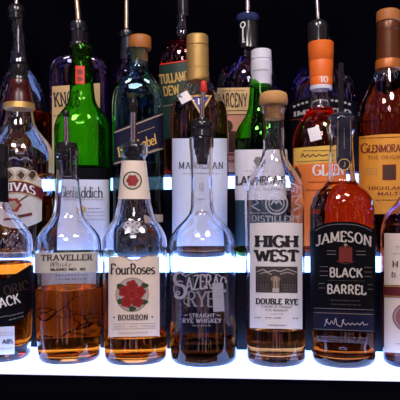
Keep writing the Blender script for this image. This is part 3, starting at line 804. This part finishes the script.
b = Bottle('red-amber bottle with an orange foil neck, straw band and orange label', 321, 2,
           [(86, 9.4), (92, 10.2), (100, 10.8), (107, 11.8), (112, 14), (119, 19.6), (129, 25.2), (140, 27.8), (150, 28.6), (254, 28.6)], M['clear'])
b.liquid(109, M['redliq'])
FP = [(39.5, 12), (40.2, 12.8), (46, 12.6), (58, 12.1), (58.5, 11.8), (59.5, 11.8), (60, 12), (75, 11.2), (75.3, 11), (76.2, 11), (76.5, 11.2), (84, 10.8)]
of = b.lathe('orange_foil', FP, M['orange'])
Q, w_ = text_quads('10', .2, .1)
o = b.wrap('numeral', of, FP, [[(324+(x-w_/2)*6.5, 79.3-(y-.5)*6) for x, y in q] for q in Q], M['i_white']); o['label'] = 'white number on the foil'
b.lathe('white_ring', [(84, 10.7), (84.2, 11), (87.8, 10.9), (88, 10.3)], M['whitecap'])
p = Print(b, .0045); b2 = b
p2 = Print(b, .0008)
b.pourer([(17.5, 4), (19, 8), (22, 10.2), (27, 10.4), (38, 10.2), (40, 10.4), (40.2, 6)], 19, -16, 2.1, None, dx=-3, lean=-2, cm=M['blackp'])
cs = b.label('straw_band', 293.5, 348.5, lambda x: 146-.06*(x-321), lambda x: 163-.06*(x-321), M['p_straw'])
p = Print(b); p.small(318, 150.5, 30, M['i_brown'], 1.4)
p.line([(301, 157), (303, 153), (305, 157), (308, 154), (310, 157), (313, 154), (316, 156.5), (319, 154), (322, 156), (328, 154.5)], 1, M['i_brown']); p.line([(297, 161.5), (330, 160)], .5, M['i_brown'])
p.build('printing', cs)
fl = b.label('orange_label', 293.5, 348.5, lambda x: 163-.06*(x-321), 246, M['p_orange'], off=.0003)
p = Print(b)
p.text('GLEN', 328.5, 170, 10.5, M['i_white'], W=31, weight=.2, thin=.09, track=.1)
p.disk(296.5, 176, 4.5, M['i_brown'], 9, lobes=4); p.small(322, 182, 28, M['i_maroon'], 1.8); p.small(322, 190, 32, M['i_maroon'], 1.6)
p.build('printing', fl)
p = Print(b, .0006); p.rect(309, 127, 320.5, 140.5, M['p_white'], rot=14); p.build('white_sticker', b.root)

b = Bottle('dark amber bottle with brown foil cap and broad golden yellow label', 388, 2,
           [(66, 10.4), (70, 12), (80, 16), (90, 20.6), (99, 25), (108, 28.2), (118, 30), (128, 30.4), (254, 30.4)], M['clear'])
b.liquid(84, M['rbrown'])
b.lathe('cork_top', [(7.6, 9), (8.4, 11.2), (10, 11.7), (18.5, 11.6), (19.5, 10.8), (20, 9)], M['wood'])
b.lathe('brown_foil', [(19.5, 10.4), (20.5, 11.2), (28, 11.2), (28.4, 10.9), (29.4, 10.9), (29.8, 11.3), (57.5, 11.9)], M['bronze'])
b.lathe('copper_rim', [(57.5, 11.9), (58, 12.3), (66.5, 12.5), (68, 11.6)], M['copper'])
fl = b.label('yellow_label', 358.7, 417.3, lambda x: 134+.002*(x-388)**2, 214, M['p_yellow'], nx=32)
p = Print(b)
p.line([(359.5, 137.2), (416.5, 137.2)], .6, M['i_maroon'])
p.text('G', 364.8, 147.4, 9.4, M['i_maroon'], W=7.5, weight=.17, thin=.08)
p.text('LENMORANGIE', 392, 148.2, 7.4, M['i_maroon'], W=46, weight=.2, thin=.1, track=.1)
p.text('THE ORIGINAL', 388, 157.2, 3.6, M['i_maroon'], W=40, weight=.14, serif=False, track=.3)
p.rect(382.5, 164.5, 396, 180, M['i_maroon']); p.rect(384, 166, 394.5, 178.5, M['i_brown'], layer=1)
for y in (168, 171, 174): p.small(371, y, 13, M['i_taupe'], 1.1)
p.text('HIGHLAND', 388, 188, 3.2, M['i_maroon'], W=38, weight=.17, track=.2)
p.text('MALT', 388, 193.6, 3.2, M['i_maroon'], W=20, weight=.17, track=.2)
p.small(388, 200, 24, M['i_brown'], 1.6)
p.build('printing', fl)

# ================================================================== top row
b = Bottle('dark-necked clear bottle low on amber whiskey, leftmost of the top row behind the bulbous bottle', 19.5, 3,
           [(17, 6.5), (30, 7.6), (50, 9), (62, 10.6), (70, 13.5), (80, 19.6), (90, 25), (100, 28.4), (110, 29.4), (178, 29.4)], M['clear'])
b.liquid(114, M['whisky'])
b.pourer([(3, 4), (3.5, 7), (6, 8.6), (10, 8.6), (11, 7.6), (14, 7.6), (14.5, 8.6), (17, 8.6), (17.3, 5.4), (30, 4.6)], 4, -30, 2.2, None, cm=M['blackp'], dx=-3)

b = Bottle('flat-shouldered clear bottle with a tan paper label behind the bright green bottle', 80.3, 3,
           [(45, 8), (52, 9.5), (56, 13.5), (60, 22), (65, 27.2), (71, 29.4), (80, 30.2), (178, 30.2)], M['violet'], n=4, rymax=22)
b.liquid(150, M['whisky'])
b.lathe('wax_cap', [(30, 7), (31, 8.2), (45, 8.6), (53, 9.9), (53.3, 9)], M['blackp'])
fl = b.label('tan_label', 52.5, 100, lambda x: 87.5-.11*(x-52), lambda x: 173, M['p_tan'])
p = Print(b)
p.text('KNOB', 66.5, 99.5, 14, M['i_black'], W=24, weight=.2, thin=.12, rot=6, track=.16)
p.small(60, 116, 12, M['i_brown'], 2, rot=6)
p.build('printing', fl)

b = Bottle('slim dark bottle with a tall steel pourer standing behind the wooden-corked square bottle', 128, 3,
           [(36, 6.4), (50, 6.8), (58, 7.2), (65, 10), (71, 13.2), (78, 14.8), (90, 15), (178, 15)], M['violet'])
b.liquid(84, M['dark'])
b.lathe('neck_foil', [(35.6, 6.6), (36, 7.2), (58, 7.9), (58.4, 7.3)], M['navy'])
b.pourer([(28, 3.4), (28.6, 5), (30, 7), (34, 7.8), (36, 7.6), (36.2, 5.8), (44, 5)], 29, -20, 2.5, None, sm=M['brass'], dx=-1.5)

b = Bottle('red-amber bottle with a slanted dark green label and pale gold capital letters', 183, 3,
           [(14, 5.8), (26, 6.6), (36, 8), (42, 12.4), (49, 19.4), (57, 23), (66, 24.2), (80, 24.4), (178, 24.4)], M['clear'])
b.liquid(44, M['ruby'])
b.lathe('black_cap', [(-3, 5), (-2.4, 6.1), (10, 6.2), (10.4, 5.8), (11.4, 5.8), (11.8, 6.3), (15, 6.4), (15.2, 6)], M['blackp'])
fl = b.label('green_label', 159.5, 206.5, lambda x: 66-.16*(x-159), lambda x: 140-.16*(x-159), M['p_green'])
p = Print(b)
p.line([(160, 64.8), (206, 57.6)], 1.1, M['i_vermilion'])
p.text('TULLAMORE', 178, 77, 9, M['i_gold'], W=36, weight=.2, thin=.13, rot=9, track=.14)
p.text('DEW', 171.5, 90.5, 9, M['i_gold'], W=15, weight=.2, thin=.13, rot=9, track=.14)
p.small(178, 104, 30, M['i_taupe'], 2, rot=9)
p.build('printing', fl)

b = Bottle('broad-shouldered bottle with a black neck wrap showing a pale key and a tan name label', 248.6, 3,
           [(20, 8), (46, 9.2), (51, 11), (57, 17), (65, 25.6), (72, 30.2), (80, 33), (92, 34.3), (178, 34.3)], M['violet'])
b.liquid(122, M['brown'])
nw = b.lathe('neck_wrap', [(19.4, 8.4), (20, 9.4), (45, 10), (46.5, 10.6), (47, 9.6)], M['blackp'])
kz = b.zrow
def keyshape():
    k = b.d/F; Q = ribbon([(x*1.0, y) for x, y in el(-4.8, 27.2, 2.2, 2.8)], lambda a, c: .55)
    Q += ribbon(dens([(-4.8, 30), (-4.8, 45)], 2), lambda a, c: .6)
    Q += ribbon([(-4.8, 44.3), (-2.6, 44.3)], lambda a, c: .6)+ribbon([(-4.8, 41.6), (-3.2, 41.6)], lambda a, c: .5)
    V, Fc = [], []
    for q in Q:
        n0 = len(V)
        for x, y in q:
            r = (9.4+(y-20)*.026)*k+.0004; xx = x*k; V.append((xx, -math.sqrt(max(1e-9, r*r-xx*xx)), kz(y)))
        Fc.append(tuple(range(n0, n0+4)))
    o = obj('key_emblem', V, Fc, M['i_white'], nw, smooth=False); o['label'] = 'pale key emblem'
keyshape()
b.pourer([(10, 4), (11, 8), (12, 11.4), (16, 11.6), (18.6, 10.6), (19.4, 10), (19.6, 7)], 11, -20, 2.7, None, dx=-1, cm=M['collar'])
fl = b.label('tan_label', 217.5, 249.5, 87.5, 114, M['p_tan'])
p = Print(b)
p.text('LARCENY', 232.5, 100, 13, M['i_black'], W=29, weight=.2, thin=.14, serif=False, track=.16)
p.small(233, 90.5, 24, M['i_brown'], 1.2); p.line([(219, 110.5), (248, 110.5)], .7, M['i_brown'])
p.build('printing', fl)
cl = b.label('copper_label', 217.5, 249.5, 115, 172, M['p_copper'])
p = Print(b)
p.disk(228, 126, 5, M['i_brown'], 6); p.rect(229, 131, 236, 152, M['i_brown']); p.rect(240, 122, 247, 150, M['p_tan'])
p.rect(218, 153.5, 249, 155.5, M['i_dred']); p.small(236, 161, 14, M['i_dred'], 3)
p.build('printing', cl)

b = Bottle('squat domed purple-tinted bottle with arched white lettering, behind the orange foil neck', 322.6, 3,
           [(50, 8), (58, 9), (62, 11.4), (65, 16), (69, 22), (75, 28.6), (82, 33), (90, 35.4), (100, 36.2), (178, 36.2)], M['violet'], rymax=30)
b.liquid(112, M['dark'])
b.lathe('cap', [(36, 8), (37, 9), (50, 9.2), (58, 9.8), (58.4, 9)], M['blackp'])
fl = b.label('black_label', 288.5, 357, lambda x: 96+.006*(x-322)**2, 170, M['p_black'], nx=36)
p = Print(b)
for q in range(14): p.line([(293+q*4.2, 100+.007*(q*4.2-29)**2), (295.6+q*4.2, 100+.007*(q*4.2-27)**2)], 2, M['i_silver'])
p.text('IMPORTED', 322, 110.5, 4.6, M['i_silver'], W=56, weight=.24, thin=.14, track=.2, arch=3)
p.line([(x, 118+.001*(x-322)**2) for x in range(291, 354, 3)], 1.2, M['i_maroon'])
p.build('printing', fl)

b = Bottle('ruby-coloured bottle mostly hidden behind the rightmost golden-labelled bottle', 384.5, 3,
           [(66, 7.5), (76, 8.5), (81, 11), (87, 16.4), (93, 20), (100, 21.4), (178, 21.6)], M['clear'])
b.liquid(91, M['ruby'])
b.lathe('cap', [(50, 7), (51, 8), (66, 8.2), (72, 8.8), (72.4, 8)], M['redfoil'])
fl = b.label('front_label', 366, 403, 112, 165, M['p_cream2']); p = Print(b); p.small(384, 124, 26, M['i_maroon'], 3); p.build('printing', fl)

# ================================================================== the stepped lit shelf and the room
W = 1.1
M['lit'] = emit('lit_acrylic_top', LITC, LIT)
M['edge'] = emit('lit_acrylic_edge', (.62, .70, 1.0), .85)
M['riser'] = mat('black_gloss_panel', (.003, .003, .005), .3, spec=.2)
M['cab'] = mat('black_cabinet', (.002, .002, .004), .6, spec=.02)
YS = [Y0, Y1, Y2, Y3]; ZS = [0, H2, H3]; AZ = -math.atan(YT); CA = math.cos(AZ)
for k, lab in enumerate(['black shelf step with glowing white top under the front row of bottles',
                         'black shelf step with glowing top under the middle row of bottles',
                         'black shelf step with glowing top under the back row of bottles']):
    st = thing('shelf_step', lab, 'shelf', (0, YS[k], -1.0), AZ, 'lit steps of the bar shelf')
    z = ZS[k]+1.0; dp = (YS[k+1]-YS[k])*CA-.0005; th = .02 if k else .008
    o = bx('lit_top', (-W, .0008 if not k else 0, z-th), (W, dp, z), M['lit'], st, .001); o['label'] = 'glowing acrylic top'
    if not k: o = bx('lit_front_edge', (-W, -.0008, z-th), (W, .0007, z-.0003), M['edge'], st); o['label'] = 'dimmer glowing front edge'
    bx('riser_panel', (-W, .004, 0), (W, .012, z-th), M['riser' if k else 'cab'], st)
    bx('cabinet_body', (-W, .012, 0), (W, dp, z-th), M['cab'], st)

def struct(name, lo, hi, m):
    o = bx(name, lo, hi, m); o['kind'] = 'structure'; return o
M['wall'] = mat('black_wall_paint', (.0012, .0012, .0026), .95, noise=.2, nscale=6, spec=.0)
M['floorm'] = mat('dark_floor', (.03, .026, .024), .5, noise=.3, nscale=5)
M['ceil'] = mat('dark_ceiling', (.03, .03, .035), .8)
wb = struct('wall_back', (-2.5, .03, 0), (2.5, .13, 3.2), M['wall']); wb.location = (0, Y3, -1.0); wb.rotation_euler = (0, 0, AZ)
struct('floor', (-2.5, -2.5, -1.1), (2.5, Y3+.5, -1.0), M['floorm'])

def lamp(name, loc, aim, size, power, col, shape='DISK'):
    l = bpy.data.lights.new(name, 'AREA'); l.shape = shape; l.size = size; l.energy = power; l.color = col
    o = bpy.data.objects.new(name, l); C.objects.link(o); o.location = loc
    o.rotation_euler = (Vector(aim)-Vector(loc)).to_track_quat('-Z', 'Y').to_euler(); return o
for n, (loc, size, pw, col) in enumerate(LAMPS):
    lamp('ceiling_lamp', loc, (0, .95, .15), size, pw, col)

w = bpy.data.worlds.new('bar_room'); bpy.context.scene.world = w; w.use_nodes = True
nt = w.node_tree; bg = nt.nodes['Background']        # the dim bar-room around: patches of warm and violet light
tc = nt.nodes.new('ShaderNodeTexCoord')
def patch(scale, lo, hi, col, seed):
    mp = nt.nodes.new('ShaderNodeMapping'); mp.inputs['Location'].default_value = (seed, seed*1.7, seed*.6)
    n = nt.nodes.new('ShaderNodeTexNoise'); n.inputs['Scale'].default_value = scale; n.inputs['Detail'].default_value = 2
    r = nt.nodes.new('ShaderNodeMapRange'); r.interpolation_type = 'SMOOTHSTEP'
    r.inputs['From Min'].default_value = lo; r.inputs['From Max'].default_value = hi
    v = nt.nodes.new('ShaderNodeVectorMath'); v.operation = 'SCALE'; v.inputs[0].default_value = col
    nt.links.new(tc.outputs['Generated'], mp.inputs['Vector']); nt.links.new(mp.outputs['Vector'], n.inputs['Vector'])
    nt.links.new(n.outputs['Fac'], r.inputs['Value']); nt.links.new(r.outputs['Result'], v.inputs['Scale'])
    return v
prev = None
for a in WORLD:
    v = patch(*a)
    if prev:
        ad = nt.nodes.new('ShaderNodeVectorMath'); nt.links.new(prev.outputs[0], ad.inputs[0]); nt.links.new(v.outputs[0], ad.inputs[1]); prev = ad
    else: prev = v
nt.links.new(prev.outputs[0], bg.inputs[0]); bg.inputs[1].default_value = AMB

cam = bpy.data.cameras.new('camera'); co = bpy.data.objects.new('camera', cam); C.objects.link(co)
co.location = (0, 0, ZC); co.rotation_euler = (math.pi/2, ROLL, 0)
cam.sensor_width = 36; cam.lens = 36*F/400; cam.shift_y = -(200-HY)/400; cam.clip_start = .02
cam.dof.use_dof = False
sc = bpy.context.scene; sc.camera = co
sc.view_settings.view_transform = 'Standard'; sc.view_settings.look = 'None'; sc.view_settings.gamma = 1; sc.view_settings.exposure = 0
c = sc.cycles
c.max_bounces = 28; c.transmission_bounces = 28; c.glossy_bounces = 8; c.diffuse_bounces = 3; c.transparent_max_bounces = 16
c.caustics_refractive = True; c.caustics_reflective = True; c.blur_glossy = .3
c.sample_clamp_indirect = 25; c.use_denoising = True
